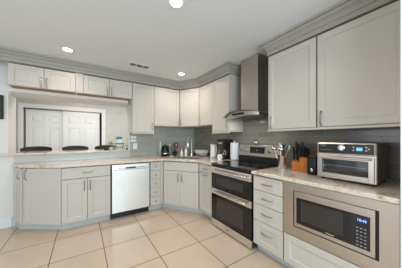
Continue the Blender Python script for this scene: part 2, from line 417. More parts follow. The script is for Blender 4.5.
# --- wall cabinets
GW = 'grey painted wall cabinets under the crown moulding'
cabinet('wall_cabinet', 'short two-door grey wall cabinet over pass-through, the one near the picture', (-.83, YU), 0, .733, .327, 1.985, 2.288,
        [('door', .004, .364, 1.990, 2.273, ('v', .335, 2.07)), ('door', .369, .730, 1.990, 2.273, ('v', .398, 2.07))], raw=True, group=GW)
cabinet('wall_cabinet', 'short two-door grey wall cabinet over pass-through, beside the tall single-door one', (-.097, YU), 0, .828, .327, 1.985, 2.288,
        [('filler', .002, .098, 1.986, 2.286), ('door', .102, .461, 1.990, 2.273, ('v', .432, 2.07)), ('door', .466, .825, 1.990, 2.273, ('v', .495, 2.07))], raw=True, group=GW)
cabinet('wall_cabinet', 'tall single-door grey wall cabinet at right edge of pass-through, above the outlet', (.733, YU), 0, .40, .327, 1.385, 2.288,
        [('door', .006, .396, 1.390, 2.273, ('v', .365, 1.50))], rail=True, group=GW)
cabinet('wall_cabinet', 'single-door grey wall cabinet above black kettle, left of corner cabinet', (1.134, YU), 0, .537, .327, 1.52, 2.288,
        [('door', .004, .533, 1.525, 2.273, ('v', .500, 1.62))], group=GW)
dg = Vector(UB)-Vector(UA); dl = dg.length; da = math.atan2(dg.y, dg.x); nn = Vector((-dg.y, dg.x)).normalized()
ua, ub = Vector(UA)+nn*.02, Vector(UB)+nn*.02
cabinet('corner_wall_cabinet', 'diagonal single-door wall cabinet in the room corner above the sink', UA, da, dl, .3, 1.52, 2.288,
        [('door', .006, dl-.006, 1.525, 2.273, ('v', .040, 1.62))], poly=[tuple(ua), tuple(ub), (XR-.015, 2.957), (XR-.015, YB-.015), (1.673, YB-.015)], group=GW)
cabinet('wall_cabinet', 'narrow shorter grey wall cabinet between corner cabinet and the one beside hood', (XU, 2.955), -PI/2, .424, .32, 1.52, 2.288,
        [('door', .004, .420, 1.525, 2.273, ('v', .036, 1.62))], group=GW)
cabinet('wall_cabinet', 'tall grey wall cabinet immediately left of the steel range hood', (XU, 2.530), -PI/2, .434, .32, 1.385, 2.288,
        [('door', .004, .430, 1.390, 2.273, ('v', .396, 1.50))], rail=True, group=GW)
cabinet('wall_cabinet', 'large grey wall cabinet right of the hood, above knife blocks', (XU, 1.386), -PI/2, .547, .32, 1.385, 2.288,
        [('door', .004, .540, 1.390, 2.273, ('v', .036, 1.47))], rail=True, group=GW)
cabinet('wall_cabinet', 'largest nearest grey wall cabinet, above the toaster oven at right edge', (XU, .838), -PI/2, .600, .32, 1.385, 2.288,
        [('door', .008, .592, 1.390, 2.273, ('v', .040, 1.47))], rail=True, group=GW)

# --- base cabinets
GB = 'grey painted base cabinets under the granite'
YC, XC = 3.07, 1.605
P0, P1 = Vector((-.685, 3.365)), Vector((-.25, YC))
dg = P1-P0; a1 = math.atan2(dg.y, dg.x); l1 = dg.length; nn = Vector((-dg.y, dg.x)).normalized()
pE = Vector((-.825, YB-.02))
cabinet('peninsula_cabinet', 'angled end base cabinet with full-height door at far left of counter', tuple(P0), a1, l1, .4, .10, .878,
        [('door', .001, l1-.006, .108, .868, ('v', .045, .78))], base=True,
        poly=[tuple(P0+nn*.02), (-.2508, YC+.02), (-.2508, YB-.02), tuple(pE)], group=GB)
pc = bpy.context.scene.collection.objects[-1]
# narrow end face with its own door, on the slanted end of the peninsula
dg = P0-pE; a2 = math.atan2(dg.y, dg.x); l2 = dg.length
pen = [o for o in C.objects if o.name == 'peninsula_cabinet'][0]
b = MB().panel(.004, l2-.002, .108, .868, st=.05); dd = b.build('door', PAINT, None)
dd.parent = pen
M = pen.matrix_basis.inverted() if False else (Matrix.Translation(pen.location) @ Matrix.Rotation(a1, 4, 'Z')).inverted()
Mw = Matrix.Translation((pE.x, pE.y, 0)) @ Matrix.Rotation(a2, 4, 'Z') @ Matrix.Translation((0, -.021, 0))
dd.matrix_local = M @ Mw
pull(dd, l2-.06, .78, True, .11)

cabinet('base_cabinet', 'base cabinet with one drawer over two doors, left of dishwasher', (-.249, YC), 0, .602, .590, .10, .878,
        [('drawer', .004, .597, .712, .866, ('h', .30, .79)), ('door', .004, .298, .108, .705, ('v', .265, .60)), ('door', .303, .597, .108, .705, ('v', .336, .60))], base=True, group=GB)
zs = [.108, .262, .414, .566, .718, .868]
cabinet('drawer_cabinet', 'narrow stack of five small drawers right of dishwasher', (.965, YC), 0, .235, .590, .10, .878,
        [('drawer', .008, .185, zs[k]+.003, zs[k+1]-.003, ('k', .096, (zs[k]+zs[k+1])/2)) for k in range(5)]+[('filler', .190, .234, .104, .874)], base=True, group=GB)
S0, S1 = Vector((1.201, YC)), Vector((XC, 2.500))
dg = S1-S0; a3 = math.atan2(dg.y, dg.x); l3 = dg.length; nn = Vector((-dg.y, dg.x)).normalized()
hm = l3/2
cabinet('sink_cabinet', 'diagonal two-door sink base cabinet with false drawer front in the corner', tuple(S0), a3, l3, .4, .10, .878,
        [('drawer', .010, l3-.010, .712, .866), ('door', .010, hm-.002, .108, .705, ('v', hm-.036, .60)), ('door', hm+.002, l3-.010, .108, .705, ('v', hm+.036, .60))],
        base=True, poly=[tuple(S0+nn*.02), tuple(S1+nn*.02), (XR-.015, 2.501), (XR-.015, YB-.02), (1.2015, YB-.02)], group=GB, hollow=True)
cabinet('base_cabinet', 'narrow base cabinet with drawer and pull-out door, left of the double oven', (XC, 2.499), -PI/2, .358, .61, .10, .878,
        [('drawer', .006, .352, .740, .866, ('h', .18, .80)), ('door', .006, .352, .108, .733, ('h', .18, .70))], base=True, group=GB)
cabinet('drawer_cabinet', 'stack of four wide drawers between double oven and microwave', (XC, 1.372), -PI/2, .369, .61, .10, .878,
        [('drawer', .010, .363, .712, .864, ('h', .187, .790)), ('drawer', .010, .363, .556, .706, ('h', .187, .633)), ('drawer', .010, .363, .379, .550, ('h', .187, .468)), ('drawer', .010, .363, .108, .373, ('h', .187, .262))], base=True, group=GB)
# microwave cabinet: low carcass, side panels
mc = thing('microwave_cabinet', 'base cabinet with wide lower drawer holding the built-in microwave', 'cabinet', (XC, 1.002, 0), -PI/2, GB)
b = MB(); b.box(.0006, .76, .02, .61, .10, .386); b.box(.0006, .012, .02, .61, .386, .878); b.box(.748, .76, .02, .61, .386, .878); b.box(.012, .748, .60, .61, .386, .878); b.box(.012, .748, .02, .60, .870, .878)
b.build('carcass', PAINT, mc)
MB().box(.0006, .76, .085, .61, 0.0005, .10).build('toe_kick', TOE, mc)
MB().panel(.006, .755, .108, .380, st=.058).build('drawer', PAINT, mc)

# ------------------------------------------------------------------ countertops
def boolean_cut(o, cutter):
    md = o.modifiers.new('cut', 'BOOLEAN'); md.object = cutter; md.operation = 'DIFFERENCE'; md.solver = 'EXACT'
    bpy.context.view_layer.update()
    me = bpy.data.meshes.new_from_object(o.evaluated_get(bpy.context.evaluated_depsgraph_get()))
    o.modifiers.clear(); o.data = me; bpy.data.objects.remove(cutter)
ct = MB().prism([(-.862, YB-.014), (-.715, 3.348), (-.262, 3.042), (1.188, 3.042), (1.578, 2.492), (1.578, 2.139), (XR-.014, 2.139), (XR-.014, YB-.014)], .880, .915).build('countertop', GRAN)
sc = Vector((1.61, 2.93)); sM = Matrix.Translation((sc.x, sc.y, 0)) @ Matrix.Rotation(a3, 4, 'Z')
cut = MB().box(-.282, .282, -.158, .158, .8, 1.0, M=sM).build('cut', GRAN)
boolean_cut(ct, cut)
bv = ct.modifiers.new('bevel', 'BEVEL'); bv.width = .006; bv.segments = 2; bv.limit_method = 'ANGLE'
tag(ct, 'long veined cream granite countertop running from peninsula past sink to the oven', 'countertop')
c2 = MB().box(1.578, XR-.014, .239, 1.373, .880, .915).build('countertop', GRAN, bevel=.006)
tag(c2, 'short veined granite countertop under toaster oven and knife blocks', 'countertop')

# sink, set in the cut-out
sk = thing('sink', 'stainless steel sink set in the diagonal corner counter', 'sink', (sc.x, sc.y, .7), a3)
b = MB()
b.frame(-.297, .297, -.173, .173, .022, 0, .004); bmesh.ops.transform(b.b, matrix=Matrix(((1, 0, 0, 0), (0, 0, 1, 0), (0, 1, 0, .2152), (0, 0, 0, 1))), verts=b.b.verts)
b.build('rim', STEEL, sk)
b = MB(); b.box(-.275, -.270, -.150, .150, .02, .214); b.box(.270, .275, -.150, .150, .02, .214); b.box(-.270, .270, -.150, -.145, .02, .214); b.box(-.270, .270, .145, .150, .02, .214); b.box(-.275, .275, -.150, .150, .015, .02)
b.build('basin', STEEL, sk)
fc = thing('faucet', 'tall chrome gooseneck faucet with pull-down spray head at corner sink', 'faucet', (1.800, 3.075, .9152), a3)
b = MB().lathe([(.028, 0), (.028, .01), (.020, .018), (.020, .09), (.014, .10)], n=18)
b.build('base', CHROME, fc, smooth=True)
pts = [(0, 0, .09), (0, 0, .30)]+[(0, -.085+.085*math.cos(PI*k/8), .30+.085*math.sin(PI*k/8)) for k in range(1, 9)]
MB().tube(pts, .012, 10).build('spout', CHROME, fc, smooth=True)
MB().lathe([(.012, 0), (.018, -.02), (.021, -.09), (.017, -.11)], c=(0, -.17, .30), n=16).build('spray_head', CHROME, fc, smooth=True)
MB().tube([(.02, 0, .06), (.045, 0, .07), (.06, 0, .12)], .006, 8).build('lever', CHROME, fc, smooth=True)

# ------------------------------------------------------------------ dishwasher
dw = thing('dishwasher', 'stainless steel dishwasher with pocket handle, between base cabinets', 'dishwasher', (.354, YC, 0))
MB().box(.003, .607, .012, .58, .09, .876).build('tub', BLACK, dw)
MB().box(.003, .607, .08, .58, .0005, .09).build('toe_kick', BLACK, dw)
d = MB().box(.016, .594, -.022, .011, .115, .862, .004).build('door', STEELV, dw)
MB().box(.10, .51, -.036, -.0225, .800, .816, .004).build('handle', STEEL, d)
MB().box(.215, .365, -.0375, -.0365, .795, .820, .0004).build('handle_pocket', BLACK, d)
MB().box(.045, .565, -.0228, -.0222, .776, .784).build('seam', DARKST, d)

# ------------------------------------------------------------------ double oven range
rg = thing('double_oven_range', 'stainless double oven range with black glass cooktop, below the hood', 'range', (1.600, 2.137, 0), -PI/2)
W = .762
MB().box(.002, W-.002, .012, .600, .04, .895).build('body', BLACK, rg)
MB().box(.002, W-.002, -.014, .612, .896, .921, .004).build('cooktop', BGLASS, rg)
for (x, y, r) in ((.20, .17, .10), (.56, .17, .115), (.20, .42, .075), (.56, .42, .09), (.38, .30, .05)):
    M = Matrix.Translation((x, y, .9212))
    b = MB()
    for rr in (r, r*.66):
        n = 40; A = [b.b.verts.new((x+(rr)*math.cos(2*PI*k/n), y+(rr)*math.sin(2*PI*k/n), .9216)) for k in range(n)]
        B = [b.b.verts.new((x+(rr-.003)*math.cos(2*PI*k/n), y+(rr-.003)*math.sin(2*PI*k/n), .9216)) for k in range(n)]
        for k in range(n): b.b.faces.new((A[k], A[(k+1) % n], B[(k+1) % n], B[k]))
    b.build('burner_ring', PRINTG, rg)
def ovendoor(z0, z1, zb, hz):
    o = MB().box(.006, W-.006, -.010, .011, z0, zb, .002).build('oven_door', BGLASS, rg)
    MB().box(.006, W-.006, -.014, .011, zb+.001, z1, .003).build('door_band', BSTEEL, o)
    b = MB().tube([(.03, -.060, hz), (W-.03, -.060, hz)], .0135, 12)
    for x in (.05, W-.05): b.box(x-.014, x+.014, -.06, -.0142, hz-.011, hz+.011, .003)
    b.build('handle', BSTEEL, o, smooth=True)
    MB().box(.13, W-.13, -.0106, -.0102, z0+.06, zb-.05).build('window', OVGLASS, o)
    return o
ovendoor(.567, .868, .778, .825)
ovendoor(.118, .560, .478, .520)
pn = MB().box(.006, W-.006, -.012, .011, .022, .114, .003).build('bottom_panel', BSTEEL, rg)
MB().cyl((.355, -.0125, .068), .014, .0008, 'y', 24).build('round_badge', DARKST, pn)
for x in (.05, W-.05):
    for y in (.06, .55): MB().cyl((x, y, .0005), .018, .039).build('foot', BLACK, rg)
bgd = MB().box(.004, W-.004, .560, .615, .9215, 1.02, .003).build('backguard', BLACK, rg)
b = MB().prism([(0, 0), (1, 0), (1, 1), (0, 1)], 0, 1); b.b.clear()
vv = [(x, y, z) for x in (.004, W-.004) for (y, z) in ((.545, 1.012), (.615, 1.012), (.615, 1.180), (.575, 1.180))]
q = [b.b.verts.new(p) for p in vv]
b.b.faces.new(q[:4]); b.b.faces.new(q[4:][::-1])
for k in range(4): b.b.faces.new((q[k], q[(k+1) % 4], q[4+(k+1) % 4], q[4+k]))
cp = b.build('control_panel', STEEL, rg, bevel=.004)
tl = math.atan2(.03, .168); Mt = Matrix.Translation((0, .545, 1.012)) @ Matrix.Rotation(-tl, 4, 'X')
MB().box(.235, .505, -.002, .003, .045, .140, .001, M=Mt).build('display', BGLASS, cp)
MB().box(.36, .39, -.0026, -.0021, .085, .097, M=Mt).build('display_digits', PRINTG, cp)
for x in (.07, .155, .585, .675):
    MB().lathe([(.026, 0), (.026, .006), (.019, .010), (.017, .030), (0, .031)], n=20, M=Mt @ Matrix.Translation((x, 0, .085)) @ Matrix.Rotation(PI/2, 4, 'X')).build('knob', NICKEL, cp, smooth=True)
tm = thing('kitchen_timer', 'small round chrome timer sitting on top of the oven backguard', 'timer', (2.195, 1.815, 1.1805), -PI/2)
MB().lathe([(.020, 0), (.022, .006), (.033, .022), (.035, .038), (.028, .054), (.012, .062), (0, .063)], n=24).build('body', CHROME, tm, smooth=True)
MB().lathe([(.008, 0), (.010, .008), (.006, .014), (0, .015)], c=(0, 0, .062), n=12).build('knob', BLACK, tm, smooth=True)

# ------------------------------------------------------------------ range hood
hd = thing('range_hood', 'stainless chimney range hood with curved glass canopy over the cooktop', 'hood', (1.72, 1.756, 1.56), -PI/2)
# local: x along the wall (toward the viewer +), y into the wall, z up from 1.56
MB().box(-.155, .155, .255, .502, .085, H-1.56-.001, .002).build('chimney', HOODST, hd)
b = MB(); n = 24; rows = []
for i in range(n+1):
    s = -1+2*i/n; x = s*.372; z = .095-.058*abs(s)**2.2; yf = .0+.085*s*s
    rows.append([b.b.verts.new((x, y, zz)) for (y, zz) in ((yf, z), (.500, z), (.500, z-.006), (yf, z-.006))])
for a, c in zip(rows, rows[1:]):
    for k in range(4): b.b.faces.new((a[k], a[(k+1) % 4], c[(k+1) % 4], c[k]))
b.b.faces.new(rows[0]); b.b.faces.new(rows[-1][::-1])
b.build('glass_canopy', HGLASS, hd, smooth=True)
b = MB(); n = 20; rows = []
for i in range(n+1):
    s = -1+2*i/n; x = s*.300; zt = .086-.058*abs(s*.3/.372)**2.2; yf = .045+.05*s*s; zb = .028-.012*s*s
    rows.append([b.b.verts.new(p) for p in ((x, yf, zt), (x, .500, zt), (x, .500, zb-.012), (x, yf+.03, zb-.012), (x, yf, zb))])
for a, c in zip(rows, rows[1:]):
    for k in range(5): b.b.faces.new((a[k], a[(k+1) % 5], c[(k+1) % 5], c[k]))
b.b.faces.new(rows[0]); b.b.faces.new(rows[-1][::-1])
b.build('hood_body', STEEL, hd, smooth=True)
MB().box(-.12, .10, .038, .0445, .038, .066, .001).build('control_panel', BGLASS, hd)
MB().box(-.03, .00, .0372, .0378, .044, .058).build('display', PURPD, hd)
MB().box(-.24, -.01, .14, .46, .004, .012, .002).build('filter', DARKST, hd); MB().box(.01, .24, .14, .46, .004, .012, .002).build('filter', DARKST, hd)

for yy in (1.58, 1.93):
    d = bpy.data.lights.new('hood_lamp', 'AREA'); d.shape = 'DISK'; d.size = .10; d.energy = .45; d.color = (0.98, 1.0, .92)
    o = bpy.data.objects.new('hood_lamp', d); C.objects.link(o); o.location = (1.95, yy, 1.555)
# ------------------------------------------------------------------ built-in microwave
mw = thing('microwave', 'built-in stainless microwave with trim kit and black keypad, under right counter', 'microwave', (XC, 1.002, 0), -PI/2)
MB().box(.14, .63, .012, .45, .50, .80).build('body', BLACK, mw)
b = MB(); X0, X1 = .002, .758
b.box(X0, .100, -.002, .010, .390, .872); b.box(.668, X1, -.002, .010, .390, .872)
b.box(.100, .668, -.002, .010, .806, .872); b.box(.100, .668, -.002, .010, .390, .478)
b.build('trim_frame', STEEL, mw)
MB().box(.101, .667, .004, .011, .479, .815).build('recess', BLACK, mw)
dr = MB().box(.115, .652, -.016, .003, .492, .804, .003).build('door', STEEL, mw)
gp = MB().box(.136, .628, -.0185, -.0165, .524, .752, .0008).build('glass_panel', BGLASS, mw)
MB().box(.175, .480, -.0195, -.0188, .560, .730).build('window', mat('microwave_window', (0.035, 0.032, 0.028), 0.25), gp)
kp = MB()
for r in range(6):
    for c in range(3): kp.box(.555+c*.021, .567+c*.021, -.0192, -.0188, .538+r*.024, .545+r*.024)
kp.build('keypad', PRINTG, gp)
text('10:43', .024, BLUED, gp, 'clock_digits', (.585, -.0192, .716))
text('Whirlpool', .013, WPLAST, gp, 'lettering', (.395, -.0192, .538))

# ------------------------------------------------------------------ toaster oven
to = thing('toaster_oven', 'large stainless toaster oven with glass door and round dial on right counter', 'toaster oven', (1.800, .789, .9152), -PI/2)
tw, th_, td = .402, .325, .345
b = MB(); b.box(0.002, tw-.002, .020, td, .018, th_, .012); b.build('housing', DARKST, to)
b = MB()
b.box(0, tw, 0, .022, .018, .235, .004)
fr = b.build('front_frame', STEEL, to)
b = MB(); b.box(0, tw, -.004, .020, .222, th_+.002, .012); b.build('control_surround', STEEL, to)
cf = MB().box(.014, tw-.014, -.008, -.0035, .236, th_-.010, .002).build('control_panel', BLACK, to)
MB().lathe([(.024, 0), (.024, .004), (.019, .007), (.018, .020), (0, .021)], n=24, M=Matrix.Translation((.187, -.008, .285)) @ Matrix.Rotation(PI/2, 4, 'X')).build('dial', CHROME, cf, smooth=True)
MB().box(.285, .322, -.0095, -.0085, .265, .290).build('display', CYAND, cf)
for (x, z) in ((.268, .292), (.268, .268), (.345, .292), (.345, .268), (.36, .28)):
    MB().box(x-.006, x+.006, -.0105, -.0085, z-.005, z+.005, .001).build('button', NICKEL, cf)
b = MB()
for k in range(5): b.box(.03+k*.018, .043+k*.018, -.0088, -.0084, .262, .266)
b.box(.035, .075, -.0088, -.0084, .296, .301)
b.build('printed_marks', PRINTG, cf)
b = MB(); b.frame(.012, tw-.012, .030, .218, .034, -.012, -.0005)
dr = b.build('door', STEEL, to, bevel=.002)
MB().box(.046, tw-.046, -.006, -.001, .064, .184).build('window', mat('toaster_glass', (0.03, 0.028, 0.025), 0.05), dr)
b = MB().tube([(.03, -.040, .203), (tw-.03, -.040, .203)], .008, 10)
for x in (.035, tw-.035): b.box(x-.008, x+.008, -.040, -.0125, .197, .209, .002)
b.build('handle', STEEL, dr, smooth=True)
b = MB(); b.tube([(.055, -.0085, .132), (tw-.055, -.0085, .132)], .0022, 6)
for k in range(3): b.tube([(.055, -.0085, .096-k*.012), (tw-.055, -.0085, .096-k*.012)], .0010, 5)
b.build('rack', NICKEL, to, smooth=True)
MB().box(.050, .057, -.0075, -.0062, .085, .165).box(.057, .066, -.0075, -.0062, .115, .130).build('blue_label', TEALM, dr)
for x in (.03, tw-.03):
    for y in (.04, td-.04): MB().cyl((x, y, 0), .014, .0175, n=14).build('foot', BLACK, to)

# small black appliance with dial
cg = thing('coffee_grinder', 'small black box appliance with round silver dial, left of toaster oven', 'appliance', (1.895, .93, .9152), -PI/2-.15)
MB().box(0, .092, 0, .085, 0, .180, .010).build('body', BLACK, cg, smooth=True)
MB().lathe([(.015, 0), (.015, .008), (.010, .012), (0, .013)], n=18, M=Matrix.Translation((.056, 0, .048)) @ Matrix.Rotation(PI/2, 4, 'X')).build('dial', CHROME, cg, smooth=True)
MB().box(.015, .077, -.003, .0005, .085, .150, .001).build('front_panel', BGLASS, cg)

# knife blocks and knives
def block(label, x, y, rz, wd, dp, hf, hb, ks, gname, klabel):
    t = thing('knife_block', label, 'knife block', (x, y, .9152), rz, 'wooden knife blocks')
    b = MB(); P = [(0, 0), (dp, 0), (dp, hb), (0, hf)]
    lo = [b.b.verts.new((0, p[0], p[1])) for p in P]; hi = [b.b.verts.new((wd, p[0], p[1])) for p in P]
    b.b.faces.new(lo); b.b.faces.new(hi[::-1])
    for k in range(4): b.b.faces.new((lo[k], lo[(k+1) % 4], hi[(k+1) % 4], hi[k]))
    b.build('block', BLOCK, t, bevel=.004)
    MB().box(.004, wd-.004, .004, dp-.004, -.0002, .004).build('base', BLOCK, t)
    sl = (hb-hf)/dp; R = Matrix.Rotation(rz, 4, 'Z'); first = None
    for (kx, ky, L, lean) in ks:
        bx, by = kx*wd, ky*dp; bz = hf+sl*by
        wpos = Vector((x, y, .9152)) + (R @ Vector((bx, by, bz+.001)))
        if first is None:
            k_ = thing('kitchen_knife', klabel, 'knife', wpos, rz, gname)
            b = MB().box(-.008, .008, -.011, .011, 0, .008, .001); b.build('bolster', NICKEL, k_)
            b = MB()
            prev = [(0, -.002, .008), (0, -.004, .03), (0, -.003, .06), (0, -.007, .092), (0, -.014, .112)]
            b.tube(prev, [.0105, .0125, .0115, .0135, .010], 8).build('handle', BLACK, k_, smooth=True)
            first = k_
        else: k_ = dup(first, wpos)
        k_.rotation_euler = (lean, 0.0, rz); k_.scale = (1, 1, L)
    return t
block('lower orange wood knife block with long black knife handles, nearer the oven', 2.005, 1.15, -PI/2, .095, .11, .100, .130,
      [(.15, .3, 1.35, .05), (.5, .3, 1.1, .12), (.85, .3, 1.25, .1), (.2, .75, 1.8, 0), (.5, .75, 1.6, -.05), (.82, .75, 1.75, -.08)],
      'knives in the lower block', 'black-handled knife standing in the lower knife block nearer the oven')
block('taller orange wood knife block beside the small black appliance', 1.985, 1.05, -PI/2, .105, .13, .150, .178,
      [(.12, .3, .75, .25), (.36, .3, .6, .3), (.62, .3, .55, .3), (.2, .75, .9, .1), (.5, .75, .75, .15)],
      'knives in the taller block', 'black-handled knife standing in the taller knife block')

# utensil crock and utensils
ck = thing('utensil_crock', 'steel utensil crock on the counter right beside the oven', 'utensil holder', (2.03, 1.285, .9152), -PI/2)
MB().lathe([(.048, 0), (.050, .004), (.050, .150), (.052, .154), (.047, .154), (.046, .006), (0, .006)], n=28).build('body', CHROME, ck, smooth=True)
GU = 'utensils in the steel crock'
def utensil(name, label, dx, dy, tx, ty, L, head, m=None):
    t = thing(name, label, 'utensil', (2.03+dx, 1.285+dy, .9152+.010), 0, GU)
    d = Vector((tx, ty, 1)).normalized(); e = d*L; m = m or CHROME
    MB().tube([(0, 0, 0), tuple(e)], .0035, 8).build('handle', m, t, smooth=True)
    if head == 'ladle': MB().ball(tuple(e+Vector((-.012, 0, .02))), .036, (1, 1, .72)).build('bowl', m, t, smooth=True)
    if head == 'spoon': MB().ball(tuple(e+d*.025), .028, (.3, 1, 1.2)).build('bowl', m, t, smooth=True)
    if head == 'turner': MB().box(-.003, .003, -.034, .034, -.01, .075, .002, M=Matrix.Translation(e)).build('blade', m, t)
    if head == 'whisk':
        b = MB()
        for k in range(4):
            a = PI*k/4; u = Vector((math.cos(a), math.sin(a), 0))
            b.tube([e+u*(.026*math.sin(PI*s/8))+d*(.10*(1-math.cos(PI*s/8))/2) for s in range(9)]+[e+d*.10-u*(.026*math.sin(PI*s/8))-d*(.10*(1-math.cos(PI*s/8))/2) for s in range(1, 9)], .0014, 5)
        b.build('wires', m, t, smooth=True)
utensil('ladle', 'chrome ladle leaning out of the crock toward the oven', -.01, .015, -.10, .30, .22, 'ladle')
utensil('ladle', 'chrome ladle with raised bowl in front of the crock centre', -.02, -.01, -.15, -.10, .21, 'ladle')
utensil('serving_spoon', 'chrome serving spoon upright in the steel crock', .015, .01, .05, .12, .23, 'spoon')
utensil('slotted_turner', 'black turner standing at the back of the steel crock', .02, -.015, .10, -.02, .20, 'turner', BLACK)
utensil('whisk', 'wire whisk leaning out of the crock toward the knife blocks', .0, -.02, -.02, -.22, .19, 'whisk')

# ------------------------------------------------------------------ counter left of the oven
pt = thing('paper_towel_roll', 'upright white paper towel roll on holder beside the oven', 'paper towels', (2.135, 2.215, .9152))
MB().lathe([(.070, 0), (.072, .008), (.060, .012), (0, .012)], n=28).build('stand_base', CHROME, pt, smooth=True)
MB().lathe([(.020, .013), (.068, .013), (.070, .02), (.070, .285), (.068, .292), (.020, .292)], n=32).build('paper_roll', PAPER, pt, smooth=True)
MB().lathe([(.006, .012), (.006, .315), (.011, .320), (.009, .330), (0, .332)], n=12).build('post', CHROME, pt, smooth=True)
cm = thing('coffee_maker', 'black drip coffee maker with glass carafe beside the paper towels', 'coffee maker', (1.99, 2.50, .9152), -PI/2)
b = MB(); b.box(0, .17, 0, .21, 0, .03, .006); b.build('base', BLACK, cm)
MB().box(0, .17, .13, .21, .0305, .345, .008).build('water_tank', BLACK, cm)
MB().box(-.002, .172, -.005, .129, .235, .348, .012).build('brew_head', BLACK, cm)
MB().box(.03, .14, -.0065, -.0052, .262, .300, .0005).build('control_panel', CHROME, cm)
ca = MB().lathe([(.045, 0), (.055, .01), (.060, .05), (.052, .11), (.040, .14)], c=(.085, .062, .031), n=24).build('carafe', GLASS, cm, smooth=True)
MB().lathe([(.0, .004), (.050, .006), (.055, .045), (0, .046)], c=(.085, .062, .032), n=24).build('coffee', AMBER, ca, smooth=True)
MB().lathe([(.042, 0), (.044, .018), (0, .022)], c=(.085, .062, .172), n=24).build('lid', BLACK, ca, smooth=True)
MB().tube([(.085, .010, .170), (.085, -.022, .165), (.085, -.030, .12), (.085, -.015, .075), (.085, .002, .07)], .007, 8).build('handle', CHROME, ca, smooth=True)
mg = thing('mug', 'white mug on the counter in front of the coffee maker', 'mug', (1.91, 2.335, .9152), -PI/2)
MB().lathe([(.034, 0), (.038, .004), (.042, .095), (.038, .095), (.034, .008), (0, .008)], n=24).build('cup', WPLAST, mg, smooth=True)
MB().tube([(.038, 0, .078), (.062, 0, .074), (.066, 0, .045), (.038, 0, .022)], .006, 8).build('handle', WPLAST, mg, smooth=True)
wk = thing('pitcher', 'white tapered pitcher with handle between sink and coffee maker', 'pitcher', (2.10, 2.76, .9152), -PI/2)
MB().lathe([(.055, 0), (.064, .01), (.060, .08), (.050, .19), (.054, .245), (.050, .245), (.046, .19), (.055, .08), (.055, .012), (0, .012)], n=28).build('body', WPLAST, wk, smooth=True)
MB().tube([(.045, 0, .215), (.085, 0, .215), (.100, 0, .15), (.090, 0, .08), (.058, 0, .06)], .008, 8).build('handle', WPLAST, wk, smooth=True)
b = MB(); b.tube([(-.045, 0, .20), (-.065, 0, .235), (-.08, 0, .25)], [.018, .014, .010], 8).build('spout', WPLAST, wk, smooth=True)

# ------------------------------------------------------------------ around the sink
rk = thing('dish_tray', 'low black wire dish tray right of the faucet', 'dish rack', (2.09, 3.31, .9152), -PI/2)
b = MB(); b.box(-.01, .33, -.11, .11, 0, .008, .002); b.build('tray', BLACK, rk)
b = MB()
for z in (.050,): b.tube([(0, -.10, z), (.32, -.10, z), (.32, .10, z), (0, .10, z), (0, -.10, z)], .004, 6)
for k in range(6):
    for y in (-.10, .10): b.tube([(.064*k, y, .0082), (.064*k, y, .05)], .003, 5)
b.build('wire_basket', BLACK, rk, smooth=True)
db = thing('dish_tub', 'white rectangular tub sitting in the black dish tray', 'tub', (2.09, 3.16, .9152+.009), -PI/2)
b = MB(); P = [(.11, .065, 0), (.140, .088, .105), (.144, .092, .110), (.133, .082, .105), (.10, .058, .006)]; rows = []
for (a, c, z) in P: rows.append([b.b.verts.new(p) for p in ((-a, -c, z), (a, -c, z), (a, c, z), (-a, c, z))])
for p, q in zip(rows, rows[1:]):
    for k in range(4): b.b.faces.new((p[k], p[(k+1) % 4], q[(k+1) % 4], q[k]))
b.b.faces.new(rows[0][::-1]); b.b.faces.new(rows[-1]); b.build('tub_body', WPLAST, db, bevel=.004)
pf = MB().lathe([(.085, 0), (.105, .03), (.108, .032), (.100, .030), (.082, .006), (0, .006)], c=(0, 0, 0), n=28, M=Matrix.Rotation(0, 4, 'X')).build('bowl', BLACK, None, smooth=True)
pf.location = (2.09, 3.46, .9152); tag(pf, 'shallow black bowl in the corner behind the white tub', 'bowl')

def bottle(name, label, x, y, r, h, m, capm, caph=.025, neck=.4):
    t = thing(name, label, 'bottle', (x, y, .9152))
    MB().lathe([(r*.92, 0), (r, .006), (r, h*.68), (r*.85, h*.78), (r*neck, h*.86), (r*neck, h)], n=20).build('body', m, t, smooth=True)
    MB().lathe([(r*neck+.003, 0), (r*neck+.003, caph*.7), (r*neck*.5, caph), (0, caph)], c=(0, 0, h+.0005), n=16).build('cap', capm, t, smooth=True)
    return t
# black kettle
kt = thing('kettle', 'squat black kettle on the counter below the single-door wall cabinet', 'kettle', (1.40, 3.47, .9152), math.radians(-115))
kt.scale = (1.1, 1.1, 1.15)
MB().lathe([(.075, 0), (.080, .008), (.084, .05), (.078, .11), (.062, .16), (.050, .178)], n=28).build('body', BLACK, kt, smooth=True)
MB().lathe([(.050, 0), (.048, .012), (.02, .02), (.010, .024), (.012, .040), (0, .043)], c=(0, 0, .179), n=24).build('lid', BLACK, kt, smooth=True)
MB().lathe([(.0845, .045), (.0850, .048), (.0840, .060), (.0825, .062)], n=28).build('steel_band', CHROME, kt, smooth=True)
MB().tube([(.062, -.03, .155), (.105, -.05, .155), (.115, -.055, .10), (.088, -.035, .045)], .009, 8).build('handle', BLACK, kt, smooth=True)
MB().tube([(-.06, 0, .11), (-.09, 0, .145), (-.098, 0, .17)], [.018, .012, .009], 8).build('spout', BLACK, kt, smooth=True)
bottle('bottle', 'tall slim pale bottle standing behind the black kettle', 1.365, 3.63, .022, .275, WPLAST, WPLAST, .02, .45)
bottle('bottle', 'small greenish glass bottle between kettle and red flower', 1.55, 3.57, .028, .225, mat('green_glass', (0.35, 0.50, 0.42), .08, trans=.6), CHROME)
